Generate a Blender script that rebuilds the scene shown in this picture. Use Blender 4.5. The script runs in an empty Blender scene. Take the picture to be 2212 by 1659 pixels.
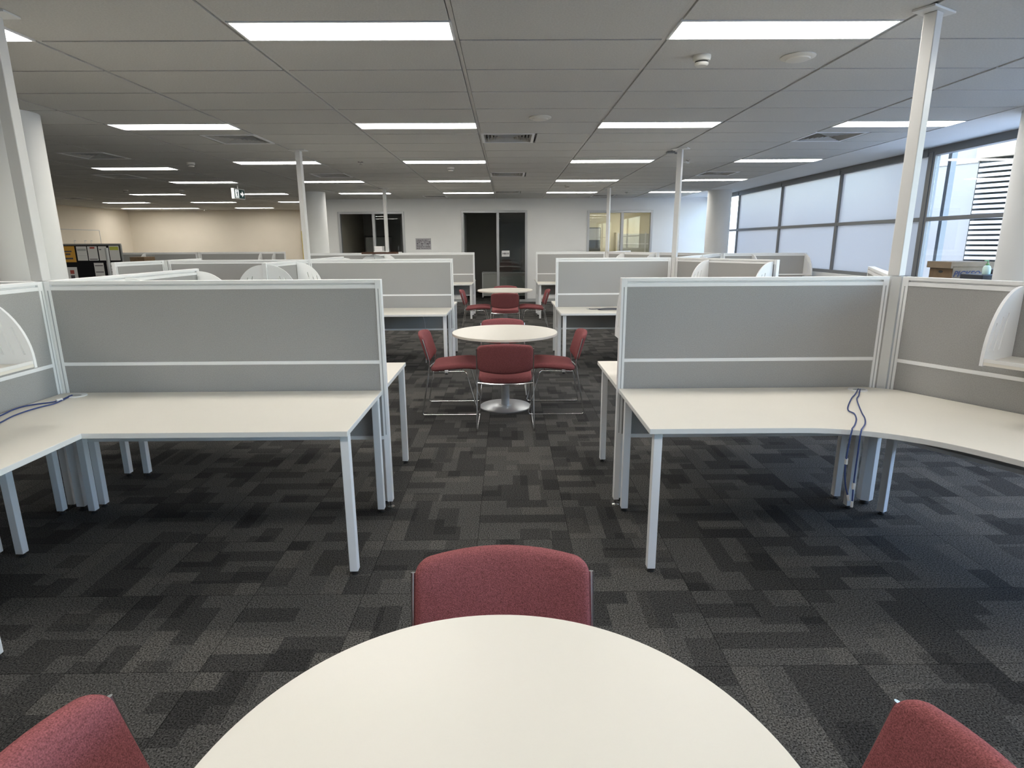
import bpy, bmesh, math, random
from mathutils import Vector, Matrix
from mathutils.geometry import tessellate_polygon
random.seed(7)
PI = math.pi
S = bpy.context.scene
COL = S.collection
R = math.radians

# ------------------------------------------------------------------ materials
MATS = {}
def mat(name, col=(.8, .8, .8), rough=.5, metal=0., spec=.5, noise=None, bump=None, emit=None, alpha=None):
    m = bpy.data.materials.new(name); m.use_nodes = True
    nt = m.node_tree; b = nt.nodes['Principled BSDF']
    b.inputs['Base Color'].default_value = (*col, 1)
    b.inputs['Roughness'].default_value = rough
    b.inputs['Metallic'].default_value = metal
    b.inputs['Specular IOR Level'].default_value = spec
    tc = nt.nodes.new('ShaderNodeTexCoord')
    if noise:                                   # (scale, low factor, high factor)
        n = nt.nodes.new('ShaderNodeTexNoise'); n.inputs['Scale'].default_value = noise[0]
        n.inputs['Detail'].default_value = 3
        nt.links.new(tc.outputs['Object'], n.inputs['Vector'])
        r = nt.nodes.new('ShaderNodeMapRange')
        r.inputs['From Min'].default_value = .3; r.inputs['From Max'].default_value = .7
        r.inputs['To Min'].default_value = noise[1]; r.inputs['To Max'].default_value = noise[2]
        nt.links.new(n.outputs['Fac'], r.inputs['Value'])
        mx = nt.nodes.new('ShaderNodeVectorMath'); mx.operation = 'SCALE'
        mx.inputs[0].default_value = col
        nt.links.new(r.outputs['Result'], mx.inputs['Scale'])
        nt.links.new(mx.outputs['Vector'], b.inputs['Base Color'])
    if bump:                                    # (scale, strength, distance)
        n = nt.nodes.new('ShaderNodeTexNoise'); n.inputs['Scale'].default_value = bump[0]
        n.inputs['Detail'].default_value = 2
        nt.links.new(tc.outputs['Object'], n.inputs['Vector'])
        bp = nt.nodes.new('ShaderNodeBump'); bp.inputs['Strength'].default_value = bump[1]
        bp.inputs['Distance'].default_value = bump[2]
        nt.links.new(n.outputs['Fac'], bp.inputs['Height'])
        nt.links.new(bp.outputs['Normal'], b.inputs['Normal'])
    if emit:
        b.inputs['Emission Color'].default_value = (*emit[0], 1)
        b.inputs['Emission Strength'].default_value = emit[1]
    MATS[name] = m
    return m

LAMP = 20.0
mat('laminate', (.775, .735, .655), .35, spec=.3, noise=(3, .985, 1.01))
mat('laminate_edge', (.80, .79, .76), .4)
mat('white_metal', (.87, .872, .872), .35)
mat('pole_paint', (.67, .665, .65), .4)
mat('hub_paint', (.70, .70, .685), .4)
mat('off_white', (.74, .74, .72), .45)
mat('screen_fabric', (.37, .366, .355), .95, spec=.1, noise=(260, .86, 1.12), bump=(500, .25, .002))
mat('burgundy', (.275, .092, .096), .95, spec=.12, noise=(330, .6, 1.45), bump=(420, .5, .003))
mat('chrome', (.78, .78, .78), .13, 1.)
mat('silver', (.56, .58, .60), .34, .75)
mat('ceiling_tile', (.61, .605, .58), .95, spec=.1, noise=(90, .93, 1.05), bump=(160, .35, .003))
mat('ceiling_grid', (.62, .62, .61), .6)
mat('plaster', (.74, .745, .74), .8, spec=.2, noise=(2.5, .98, 1.02))
mat('wall_white', (.79, .79, .775), .75, spec=.2, noise=(1.3, .97, 1.02))
mat('wall_cream', (.72, .655, .555), .8, spec=.2, noise=(1.3, .97, 1.02))
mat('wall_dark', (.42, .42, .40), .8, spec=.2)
mat('room_cream', (.80, .745, .57), .8)
mat('column_paint', (.77, .77, .75), .6, noise=(2, .97, 1.02))
mat('frame_grey', (.20, .205, .21), .45, .3)
mat('frame_silver', (.47, .48, .49), .4, .5)
mat('skirting', (.42, .43, .43), .6)
mat('black', (.012, .012, .013), .5)
mat('vent_slat', (.50, .49, .46), .6)
mat('vent_dark', (.025, .024, .022), .9)
mat('rubber', (.02, .02, .02), .6)
mat('blue_cable', (.035, .06, .20), .45)
mat('dark_cable', (.05, .055, .08), .5)
mat('grey_cable', (.5, .5, .5), .5)
mat('connector', (.75, .75, .74), .4)
mat('paper', (.72, .71, .70), .8)
mat('paper_grey', (.40, .39, .41), .8)
mat('ink', (.10, .09, .10), .8)
mat('orange_paper', (.62, .33, .05), .8)
mat('yellow_green', (.50, .52, .08), .8)
mat('red_ink', (.40, .08, .06), .8)
mat('pin_fabric', (.014, .014, .016), .95, spec=.1)
mat('cardboard', (.235, .175, .115), .85, noise=(14, .9, 1.08))
mat('cardboard_dark', (.17, .11, .06), .85, noise=(14, .85, 1.1))
mat('navy_print', (.03, .035, .09), .7)
mat('dark_plastic', (.03, .033, .042), .4)
mat('maroon_plastic', (.06, .025, .03), .45)
mat('gel', (.62, .80, .74), .15)
mat('pump_green', (.22, .42, .20), .4)
mat('sign_green', (.0, .075, .07), .4)
mat('sign_white', (.9, .9, .9), .4, emit=((1, 1, 1), .6))
mat('brown_tray', (.12, .055, .03), .6)
mat('cabinet_white', (.82, .82, .80), .5)
mat('cabinet_fill', (.52, .53, .49), .6)
mat('yellow_paint', (.55, .40, .03), .6)
mat('detector', (.72, .70, .64), .5)
mat('facade_pale', (.155, .152, .145), .85, noise=(.8, .95, 1.03))
mat('facade_cream', (.20, .17, .12), .85, noise=(.8, .95, 1.03))
mat('louvre_white', (.34, .34, .335), .6)
mat('louvre_gap', (.012, .018, .022), .8)
mat('concrete', (.62, .61, .59), .9)
mat('picture_dark', (.10, .10, .09), .6)
mat('picture_sky', (.55, .56, .55), .6)
mat('light_panel', (.9, .9, .9), .5, emit=((1., .965, .90), LAMP))
mat('office_panel', (.9, .9, .9), .5, emit=((1., .93, .77), 19.))

def glass_mat(name, tint=(1, 1, 1), refl=.08):
    m = bpy.data.materials.new(name); m.use_nodes = True; nt = m.node_tree
    nt.nodes.remove(nt.nodes['Principled BSDF'])
    t = nt.nodes.new('ShaderNodeBsdfTransparent'); t.inputs[0].default_value = (*tint, 1)
    g = nt.nodes.new('ShaderNodeBsdfGlossy'); g.inputs['Roughness'].default_value = .01
    f = nt.nodes.new('ShaderNodeLayerWeight')
    pw = nt.nodes.new('ShaderNodeMath'); pw.operation = 'POWER'; pw.inputs[1].default_value = 5
    ml = nt.nodes.new('ShaderNodeMath'); ml.operation = 'MULTIPLY_ADD'; ml.inputs[1].default_value = 1 - refl; ml.inputs[2].default_value = refl
    nt.links.new(f.outputs['Facing'], pw.inputs[0]); nt.links.new(pw.outputs[0], ml.inputs[0])
    mx = nt.nodes.new('ShaderNodeMixShader')
    nt.links.new(ml.outputs[0], mx.inputs[0]); nt.links.new(t.outputs[0], mx.inputs[1]); nt.links.new(g.outputs[0], mx.inputs[2])
    nt.links.new(mx.outputs[0], nt.nodes['Material Output'].inputs[0])
    MATS[name] = m
glass_mat('clear_glass', (.95, .97, .97), .05)
glass_mat('door_glass', (.80, .83, .83), .07)

def frosted():
    m = bpy.data.materials.new('frosted_glass'); m.use_nodes = True; nt = m.node_tree
    nt.nodes.remove(nt.nodes['Principled BSDF'])
    t = nt.nodes.new('ShaderNodeBsdfTranslucent'); t.inputs[0].default_value = (.60, .565, .52, 1)
    r = nt.nodes.new('ShaderNodeBsdfRefraction'); r.inputs['Roughness'].default_value = .30; r.inputs['IOR'].default_value = 1.25
    r.inputs[0].default_value = (.42, .42, .42, 1)
    d = nt.nodes.new('ShaderNodeBsdfDiffuse'); d.inputs[0].default_value = (.8, .82, .84, 1)
    a = nt.nodes.new('ShaderNodeMixShader'); a.inputs[0].default_value = .40
    b = nt.nodes.new('ShaderNodeMixShader'); b.inputs[0].default_value = .15
    nt.links.new(t.outputs[0], a.inputs[1]); nt.links.new(r.outputs[0], a.inputs[2])
    nt.links.new(a.outputs[0], b.inputs[1]); nt.links.new(d.outputs[0], b.inputs[2])
    nt.links.new(b.outputs[0], nt.nodes['Material Output'].inputs[0])
    MATS['frosted_glass'] = m
frosted()

def carpet():
    m = bpy.data.materials.new('carpet_tile'); m.use_nodes = True; nt = m.node_tree; N = nt.nodes; L = nt.links
    b = N['Principled BSDF']; b.inputs['Roughness'].default_value = .95; b.inputs['Specular IOR Level'].default_value = .15
    tc = N.new('ShaderNodeTexCoord')
    mp = N.new('ShaderNodeMapping'); mp.inputs['Location'].default_value = (.17, .08, 0)
    L.new(tc.outputs['Object'], mp.inputs['Vector'])
    # half metre tiles, alternately turned by a quarter
    sep = N.new('ShaderNodeSeparateXYZ'); L.new(mp.outputs[0], sep.inputs[0])
    sw = N.new('ShaderNodeCombineXYZ'); L.new(sep.outputs['Y'], sw.inputs['X']); L.new(sep.outputs['X'], sw.inputs['Y'])
    ck = N.new('ShaderNodeTexChecker'); ck.inputs['Scale'].default_value = 2.0
    ck.inputs['Color1'].default_value = (0, 0, 0, 1); ck.inputs['Color2'].default_value = (1, 1, 1, 1)
    off = N.new('ShaderNodeVectorMath'); off.operation = 'ADD'; off.inputs[1].default_value = (.0, .0, .137)
    L.new(mp.outputs[0], off.inputs[0]); L.new(off.outputs[0], ck.inputs['Vector'])
    mixv = N.new('ShaderNodeMix'); mixv.data_type = 'VECTOR'
    L.new(ck.outputs['Fac'], mixv.inputs['Factor']); L.new(mp.outputs[0], mixv.inputs[4]); L.new(sw.outputs[0], mixv.inputs[5])
    def brick(w, h, o):
        br = N.new('ShaderNodeTexBrick'); br.inputs['Scale'].default_value = 1
        br.inputs['Color1'].default_value = (0, 0, 0, 1); br.inputs['Color2'].default_value = (1, 1, 1, 1)
        br.inputs['Mortar Size'].default_value = 0; br.inputs['Bias'].default_value = 0
        br.inputs['Brick Width'].default_value = w; br.inputs['Row Height'].default_value = h
        br.offset = o; br.squash = 1
        L.new(mixv.outputs[1], br.inputs['Vector'])
        return br
    b1 = brick(.25, .1, .37); b2 = brick(.1667, .125, .61)
    c1 = N.new('ShaderNodeValToRGB'); c1.color_ramp.interpolation = 'CONSTANT'
    e = c1.color_ramp.elements; e[0].position = 0; e[0].color = (.60, .60, .61, 1); e[1].position = .33; e[1].color = (1.0, 1.0, 1.0, 1)
    k = e.new(.78); k.color = (1.22, 1.2, 1.17, 1)
    L.new(b1.outputs['Color'], c1.inputs['Fac'])
    c2 = N.new('ShaderNodeValToRGB'); c2.color_ramp.interpolation = 'CONSTANT'
    e = c2.color_ramp.elements; e[0].position = 0; e[0].color = (.68, .68, .69, 1); e[1].position = .24; e[1].color = (1, 1, 1, 1)
    L.new(b2.outputs['Color'], c2.inputs['Fac'])
    n1 = N.new('ShaderNodeTexNoise'); n1.inputs['Scale'].default_value = 165; n1.inputs['Detail'].default_value = 2
    L.new(tc.outputs['Object'], n1.inputs['Vector'])
    r1 = N.new('ShaderNodeMapRange'); r1.inputs['From Min'].default_value = .32; r1.inputs['From Max'].default_value = .7
    r1.inputs['To Min'].default_value = .12; r1.inputs['To Max'].default_value = 2.1
    L.new(n1.outputs['Fac'], r1.inputs['Value'])
    def mul(a, bb):
        v = N.new('ShaderNodeVectorMath'); v.operation = 'MULTIPLY'; L.new(a, v.inputs[0]); L.new(bb, v.inputs[1]); return v.outputs[0]
    base = N.new('ShaderNodeVectorMath'); base.operation = 'SCALE'; base.inputs[0].default_value = (.070, .068, .064)
    L.new(r1.outputs[0], base.inputs['Scale'])
    o = mul(mul(base.outputs[0], c1.outputs[0]), c2.outputs[0])
    # thin dark joints between the tiles
    def joint(axis):
        a = N.new('ShaderNodeMath'); a.operation = 'FRACT'
        s_ = N.new('ShaderNodeMath'); s_.operation = 'MULTIPLY'; s_.inputs[1].default_value = 2.
        L.new(sep.outputs[axis], s_.inputs[0]); L.new(s_.outputs[0], a.inputs[0])
        g = N.new('ShaderNodeMath'); g.operation = 'GREATER_THAN'; g.inputs[1].default_value = .008
        L.new(a.outputs[0], g.inputs[0])
        q = N.new('ShaderNodeMapRange'); q.inputs['To Min'].default_value = .45; q.inputs['To Max'].default_value = 1
        L.new(g.outputs[0], q.inputs['Value']); return q.outputs[0]
    for ax in ('X', 'Y'):
        v = N.new('ShaderNodeVectorMath'); v.operation = 'SCALE'; L.new(o, v.inputs[0]); L.new(joint(ax), v.inputs['Scale']); o = v.outputs[0]
    L.new(o, b.inputs['Base Color'])
    bp = N.new('ShaderNodeBump'); bp.inputs['Strength'].default_value = .6; bp.inputs['Distance'].default_value = .004
    L.new(n1.outputs['Fac'], bp.inputs['Height']); L.new(bp.outputs[0], b.inputs['Normal'])
    MATS['carpet_tile'] = m
carpet()

# ------------------------------------------------------------------ mesh builder
class MB:
    def __init__(s): s.v = []; s.f = []; s.mi = []
    def add(s, vs, fs, mi=0):
        o = len(s.v); s.v += [tuple(v) for v in vs]
        for f in fs: s.f.append([i + o for i in f]); s.mi.append(mi)
        return s
    def box(s, x0, x1, y0, y1, z0, z1, mi=0, M=None):
        vs = [Vector((x, y, z)) for z in (z0, z1) for y in (y0, y1) for x in (x0, x1)]
        if M is not None: vs = [M @ v for v in vs]
        return s.add(vs, [(0, 2, 3, 1), (4, 5, 7, 6), (0, 1, 5, 4), (2, 6, 7, 3), (0, 4, 6, 2), (1, 3, 7, 5)], mi)
    def prism(s, poly, z0, z1, mi=0, M=None, holes=()):
        loops = [list(poly)] + [list(h) for h in holes]
        flat = [p for l in loops for p in l]; n = len(flat)
        vs = [Vector((p[0], p[1], z0)) for p in flat] + [Vector((p[0], p[1], z1)) for p in flat]
        if M is not None: vs = [M @ v for v in vs]
        tri = tessellate_polygon([[Vector((p[0], p[1], 0)) for p in l] for l in loops])
        fs = []
        for t in tri:
            a, b, c = [flat[i] for i in t]
            cr = (b[0] - a[0]) * (c[1] - a[1]) - (b[1] - a[1]) * (c[0] - a[0])
            t = tuple(t) if cr > 0 else (t[0], t[2], t[1])
            fs.append(tuple(i + n for i in t)); fs.append((t[0], t[2], t[1]))
        o = 0
        for li, l in enumerate(loops):
            k = len(l); area = sum(l[i][0] * l[(i + 1) % k][1] - l[(i + 1) % k][0] * l[i][1] for i in range(k))
            ccw = (area > 0) == (li == 0)
            for i in range(k):
                a, b = o + i, o + (i + 1) % k
                fs.append((a, b, b + n, a + n) if ccw else (b, a, a + n, b + n))
            o += k
        return s.add(vs, fs, mi)
    def lathe(s, prof, c=(0, 0), seg=48, mi=0, M=None):
        vs = []
        for r, z in prof:
            for i in range(seg):
                a = 2 * PI * i / seg
                vs.append(Vector((c[0] + max(r, 1e-5) * math.cos(a), c[1] + max(r, 1e-5) * math.sin(a), z)))
        if M is not None: vs = [M @ v for v in vs]
        fs = []
        for j in range(len(prof) - 1):
            for i in range(seg):
                a, b = j * seg + i, j * seg + (i + 1) % seg
                fs.append((a, b, b + seg, a + seg))
        fs.append(tuple(reversed(range(seg)))); fs.append(tuple(range((len(prof) - 1) * seg, len(prof) * seg)))
        return s.add(vs, fs, mi)
    def tube(s, pts, r=.006, seg=8, mi=0, closed=False):
        pts = [Vector(p) for p in pts]; n = len(pts); vs = []; up = None
        for i, p in enumerate(pts):
            d = ((pts[min(i + 1, n - 1)] - p).normalized() + (p - pts[max(i - 1, 0)]).normalized())
            d = d.normalized() if d.length > 1e-6 else Vector((0, 0, 1))
            if up is None:
                up = Vector((0, 0, 1)) if abs(d.z) < .9 else Vector((1, 0, 0))
            a = (up - d * up.dot(d)).normalized(); b = d.cross(a); up = a
            for k in range(seg):
                t = 2 * PI * k / seg; vs.append(p + a * r * math.cos(t) + b * r * math.sin(t))
        fs = [(i * seg + k, i * seg + (k + 1) % seg, (i + 1) * seg + (k + 1) % seg, (i + 1) * seg + k) for i in range(n - 1) for k in range(seg)]
        fs += [tuple(reversed(range(seg))), tuple(range((n - 1) * seg, n * seg))]
        return s.add(vs, fs, mi)
    def build(s, name, mats, parent=None, smooth=False, bevel=0, loc=None, rotz=0):
        me = bpy.data.meshes.new(name); me.from_pydata(s.v, [], s.f)
        if isinstance(mats, str): mats = [mats]
        for m in mats: me.materials.append(MATS[m])
        me.polygons.foreach_set('material_index', s.mi)
        me.update()
        o = bpy.data.objects.new(name, me); COL.objects.link(o)
        if smooth:
            me.polygons.foreach_set('use_smooth', [True] * len(me.polygons))
            me.set_sharp_from_angle(angle=R(38))
        if bevel:
            b = o.modifiers.new('bevel', 'BEVEL'); b.width = bevel; b.segments = 2; b.limit_method = 'ANGLE'; b.angle_limit = R(50)
        if parent: o.parent = parent
        if loc is not None: o.location = loc
        if rotz: o.rotation_euler.z = rotz
        return o

def round_path(pts, r, n=5):
    pts = [Vector(p) for p in pts]; out = [pts[0]]
    for a, b, c in zip(pts, pts[1:], pts[2:]):
        u = (a - b); w = (c - b); q = min(r, u.length * .45, w.length * .45)
        p0 = b + u.normalized() * q; p1 = b + w.normalized() * q
        for i in range(n + 1):
            t = i / n; out.append(p0 * (1 - t) ** 2 + b * 2 * t * (1 - t) + p1 * t * t)
    out.append(pts[-1]); return out

def spline(pts, n=8):
    P = [Vector(p) for p in pts]; P = [P[0] * 2 - P[1]] + P + [P[-1] * 2 - P[-2]]; out = []
    for i in range(1, len(P) - 2):
        for k in range(n):
            t = k / n; a, b, c, d = P[i - 1], P[i], P[i + 1], P[i + 2]
            out.append(.5 * ((2 * b) + (c - a) * t + (2 * a - 5 * b + 4 * c - d) * t * t + (3 * b - a - 3 * c + d) * t ** 3))
    out.append(P[-2]); return out

def tag(o, label=None, cat=None, group=None, kind=None):
    if label: o['label'] = label
    if cat: o['category'] = cat
    if group: o['group'] = group
    if kind: o['kind'] = kind
    return o
def thing(name, label, cat, loc=(0, 0, 0), rotz=0, group=None):
    o = bpy.data.objects.new(name, None); COL.objects.link(o); o.empty_display_size = .1
    o.location = loc; o.rotation_euler.z = rotz
    return tag(o, label, cat, group)
def dup(root, loc, rotz, label, group=None):
    r = root.copy(); COL.objects.link(r); r.location = loc; r.rotation_euler.z = rotz; r['label'] = label
    if group: r['group'] = group
    for ch in list(root.children):
        c = ch.copy(); COL.objects.link(c); c.parent = r
        for g in list(ch.children):
            d = g.copy(); COL.objects.link(d); d.parent = c
    return r
def struct(name, mb, m, parent=None, **k):
    o = mb.build(name, m, parent, **k)
    if parent is None: o['kind'] = 'structure'
    return o

def text_mesh(name, txt, size, m, parent, M, extrude=.0008, shear=0., bold=0.):
    cu = bpy.data.curves.new(name, 'FONT'); cu.body = txt; cu.size = size; cu.align_x = 'CENTER'; cu.align_y = 'CENTER'
    cu.extrude = extrude; cu.shear = shear; cu.offset = bold
    t = bpy.data.objects.new(name, cu); COL.objects.link(t)
    dg = bpy.context.evaluated_depsgraph_get(); me = bpy.data.meshes.new_from_object(t.evaluated_get(dg))
    bpy.data.objects.remove(t); me.name = name
    me.materials.clear(); me.materials.append(MATS[m])
    o = bpy.data.objects.new(name, me); COL.objects.link(o); o.parent = parent; o.matrix_local = M
    return o

# ------------------------------------------------------------------ layout constants
CEIL = 2.70
GX, GY = -.2784, 5.5743                     # ceiling grid origin
Y1, Y2, Y3 = 3.343, 7.844, 13.137           # rows of pods
XL, XR = -2.58, 2.18                        # hubs of left and right pods
YW = 16.24                                  # far wall
XM, XW = 4.5216, 5.42                       # tile edge, window plane
ST = 1.37                                   # screen top
XLW, YLW = -12.85, 21.0                     # left wall, rear wall of the left area
XC = -4.75                                  # left end of the far wall

# ------------------------------------------------------------------ floor, walls
struct('floor', MB().box(-12.95, 5.55, -4.2, 21.4, -.12, 0), 'carpet_tile')
mb = MB()
doors = [(-4.45, -2.70, 0, 2.385), (-1.20, .55, 0, 2.40), (2.14, 3.88, 0, 2.385)]
xs = XC
for a, b, z0, z1 in doors:
    mb.box(xs, a, YW, YW + .1, 0, CEIL + .1); mb.box(a, b, YW, YW + .1, z1, CEIL + .1); xs = b
mb.box(xs, 5.55, YW, YW + .1, 0, CEIL + .1)
struct('wall_far', mb, 'wall_white')
struct('wall_left', MB().box(XLW - .1, XLW, -4.2, YLW, 0, CEIL + .1), 'wall_cream')
struct('wall_rear_left', MB().box(XLW - .1, XC + .1, YLW, YLW + .1, 0, CEIL + .1), 'wall_cream')
struct('wall_return', MB().box(XC, XC + .1, YW + .1, YLW, 0, CEIL + .1), 'wall_cream')
struct('wall_behind', MB().box(XLW - .1, 5.55, -4.2, -4.1, 0, CEIL + .1), 'wall_white')
struct('wall_right', MB().box(5.30, 5.55, -4.1, YW, 0, 1.05), 'wall_white')
# offices behind the far wall
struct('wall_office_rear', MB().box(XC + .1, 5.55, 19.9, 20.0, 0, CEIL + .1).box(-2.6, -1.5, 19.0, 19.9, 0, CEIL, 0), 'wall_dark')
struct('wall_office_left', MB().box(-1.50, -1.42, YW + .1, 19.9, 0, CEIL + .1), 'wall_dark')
mb = MB().box(1.55, 1.63, YW + .1, 19.9, 0, CEIL + .1).box(5.45, 5.55, YW + .1, 19.9, 0, CEIL + .1)
mb.box(1.63, 5.45, 19.2, 19.3, 0, CEIL + .1)
struct('wall_office_right', mb, 'room_cream')
mb = MB(); xs = XC
for a, b, _, _ in doors: mb.box(xs, a, YW - .014, YW, 0, .085); xs = b
mb.box(xs, 5.30, YW - .014, YW, 0, .085)
struct('baseboard_far', mb, 'skirting')

# ------------------------------------------------------------------ ceiling
LROW = lambda k: 3.474 + 2.7 * k            # near edge of a light row
lights = []                                 # (i, y0)
for k in range(-1, 6):  # first row hangs overhead unseen, spaced like the others, put in for illumination
    for i in (-3, -1, 1, 3):
        if LROW(k) + .3 < YW: lights.append((i, LROW(k)))
EXTRA = [(-5, 9.474), (-5, LROW(3)), (-7, LROW(4)), (-5, LROW(4)), (-9, LROW(5)), (-7, LROW(5)), (-5, LROW(5)),
         (-10, LROW(6)), (-9, LROW(6)), (-7, LROW(6)), (-5, LROW(6)), (-9, LROW(3)), (-7, LROW(2)), (-9, LROW(1)), (-7, LROW(0)), (-5, LROW(0)), (-5, LROW(1)), (-7, LROW(-1)),
         ]
lights = sorted(set([(i, round(y, 3)) for i, y in lights + EXTRA]))
vents = [(0, 2, 0), (-3, 2, 1), (3, 2, 0), (-3, 8, 1), (0, 8, 0), (3, 8, 0), (0, 14, 0), (-2, 16, 1), (2, 16, 0), (-6, 8, 1), (-9, 16, 0), (-5, 4, 1)]
# each vent: column, slot, 0 = left half / 1 = right half of the 1.2 m tile
def tile_rects():
    out = []
    for i in range(-11, 4):
        x0 = GX + 1.2 * i; x1 = x0 + 1.2
        for j in range(-16, 27):
            y0 = GY + .6 * j; y1 = y0 + .6
            if x1 > XC + .3 and y0 > YW - .05: continue
            if y0 > YLW: continue
            y1c = min(y1, YW if x1 > XC + .3 else YLW)
            parts = [(x0, x1, y0, y1c)]
            for li, ly in lights:
                if li == i and ly >= y0 - .02 and ly + .3 <= y1 + .02:
                    parts = [(x0, x1, ly + .3, y1c)] if ly - y0 < .1 else [(x0, x1, y0, ly)]
            for vi, vj, h in vents:
                if vi == i and vj == j:
                    parts = [(x0 + .6, x1, y0, y1c)] if h == 0 else [(x0, x0 + .6, y0, y1c)]
            out += [p for p in parts if p[3] - p[2] > .03]
    return out
mb = MB()
for x0, x1, y0, y1 in tile_rects():
    a, b = .017, .010
    vs = [(x0 + a, y0 + b, CEIL), (x1 - a, y0 + b, CEIL), (x1 - a, y1 - b, CEIL), (x0 + a, y1 - b, CEIL)]
    vs += [(x, y, CEIL + .014) for x, y, _ in vs]
    mb.add(vs, [(3, 2, 1, 0), (0, 1, 5, 4), (1, 2, 6, 5), (2, 3, 7, 6), (3, 0, 4, 7)], 0)
for x0, x1, y0, y1 in [(GX - 13.2, XM, -4.1, YW), (GX - 13.2, XC + .2, YW, YLW)]:
    for i in range(-11, 5):
        x = GX + 1.2 * i
        if x0 - .01 <= x <= x1 + .01: mb.box(x - .012, x + .012, y0, y1, CEIL + .008, CEIL + .02, 1)
# slab over everything, above the tiles
mb.box(-13.6, 5.6, -4.2, 21.5, CEIL + .07, CEIL + .3, 1)
struct('ceiling', mb, ['ceiling_tile', 'ceiling_grid'])
struct('trim_1', MB().box(XM + .014, XW + .1, -4.1, YW, CEIL - .002, CEIL + .05).box(XM - .012, XM + .016, -4.1, YW, CEIL - .004, CEIL + .03), 'plaster')
struct('ceiling_office', MB().box(XC + .1, 5.45, YW + .1, 19.9, CEIL - .002, CEIL + .05), 'plaster')

def light(i, y, label, group=None):
    x0 = GX + 1.2 * i
    t = thing('ceiling_light', label, 'ceiling light', (x0 + .6, y + .15, CEIL), 0, 'recessed ceiling light panels')
    m = MB(); W, D = .592, .148
    m.box(-W, W, -D, -D + .012, -.003, .03); m.box(-W, W, D - .012, D, -.003, .03)
    m.box(-W, -W + .012, -D + .012, D - .012, -.003, .03); m.box(W - .012, W, -D + .012, D - .012, -.003, .03)
    m.box(-W, W, -D, D, .03, .06)
    m.build('frame', 'white_metal', t)
    MB().box(-W + .012, W - .012, -D + .012, D - .012, .004, .012).build('diffuser', 'light_panel', t)
    return t
rowname = {-2: 'far behind the camera', -1: 'unseen row overhead, added for illumination', 0: 'nearest visible row', 1: 'second row from the front', 2: 'third row from the front',
           3: 'fourth row from the front', 4: 'row next to the far white wall', 5: 'row beyond the far wall line', 6: 'last row by the cream rear wall'}
colname = {-10: 'farthest left', -9: 'over the far left area', -7: 'over the left area', -5: 'left of the white poles', -3: 'above the left pods',
           -1: 'left of the centre aisle', 1: 'right of the centre aisle', 3: 'beside the window margin'}
for i, y in lights:
    k = round((y - 3.474) / 2.7)
    if y == 9.474: lab = 'bright ceiling light panel above the white column at left, longest in the left area'
    else: lab = 'ceiling light panel %s, %s' % (colname[i], rowname[k])
    light(i, y, lab)

def vent(i, j, h, label):
    cx = GX + 1.2 * i + (.3 if h == 0 else .9); cy = GY + .6 * j + .3
    t = thing('ceiling_vent', label, 'air vent', (cx, cy, CEIL), 0, 'square louvred ceiling vents')
    def ring(m, ro, zo, ri, zi, th=.004):
        for a in range(4):
            M = Matrix.Rotation(a * PI / 2, 4, 'Z')
            vs = [Vector((-ro, -ro, zo)), Vector((ro, -ro, zo)), Vector((ri, -ri, zi)), Vector((-ri, -ri, zi))]
            vs2 = [v + Vector((0, 0, th)) for v in vs]
            m.add([M @ v for v in vs + vs2], [(3, 2, 1, 0), (4, 5, 6, 7), (0, 1, 5, 4), (2, 3, 7, 6), (1, 2, 6, 5), (3, 0, 4, 7)])
    m = MB(); ring(m, .292, -.003, .262, -.003, .012); m.build('frame', 'white_metal', t)
    m = MB()
    for q in range(7):
        ro = .262 - q * .037; ring(m, ro - .003, .001, ro - .020, .040, .003)
    m.build('louvre', 'vent_slat', t)
    MB().box(-.285, .285, -.285, .285, .052, .06).build('backing', 'vent_dark', t)
vl = ['louvred ceiling vent above the centre aisle, nearest of the three over the aisle', 'louvred ceiling vent left of the aisle, behind the second light row, above the left pods',
      'louvred ceiling vent in front of the nearest pane of frosted glass, beside the window margin', 'small louvred ceiling vent behind the left middle white pole',
      'louvred ceiling vent above the centre aisle, middle of the three over the aisle', 'louvred ceiling vent near the windows, beyond the right middle pole',
      'louvred ceiling vent above the centre aisle, just before the glass door wall', 'flat ceiling vent close to the far wall between left window and door',
      'flat ceiling vent close to the far wall above the lit yellow office', 'dark ceiling vent beside the left white column top, before the light panel row',
      'dark ceiling vent farthest left near the cream left wall', 'ceiling vent between the left column and the left pods']
for v, l in zip(vents, vl): vent(*v, l)

def detector(x, y, label, kind='smoke'):
    if kind == 'smoke':
        t = thing('smoke_detector', label, 'smoke detector', (x, y, CEIL), 0, 'ceiling smoke detectors')
        MB().lathe([(.055, -.001), (.055, -.012), (.051, -.03), (.043, -.034)], seg=28).build('base', 'detector', t, smooth=True)
        MB().lathe([(.040, -.0345), (.042, -.042)], seg=28).build('slot', 'black', t, smooth=True)
        MB().lathe([(.043, -.0425), (.042, -.052), (.034, -.06), (.001, -.061)], seg=28).build('cap', 'detector', t, smooth=True)
    elif kind == 'disc':
        t = thing('ceiling_speaker', label, 'ceiling disc', (x, y, CEIL), 0, 'flush round ceiling discs')
        MB().lathe([(.105, -.001), (.105, -.006), (.09, -.014), (.078, -.015)], seg=36).build('rim', 'detector', t, smooth=True)
        MB().lathe([(.076, -.0152), (.07, -.022), (.04, -.027), (.001, -.028)], seg=36).build('cover', 'detector', t, smooth=True)
    else:
        t = thing('sprinkler_head', label, 'sprinkler', (x, y, CEIL), 0, 'ceiling sprinkler heads')
        MB().lathe([(.045, -.001), (.04, -.006), (.012, -.01), (.012, -.03)], seg=20).build('body', 'chrome', t, smooth=True)
        MB().lathe([(.024, -.0305), (.024, -.034)], seg=20).build('deflector', 'chrome', t, smooth=True)
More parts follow.
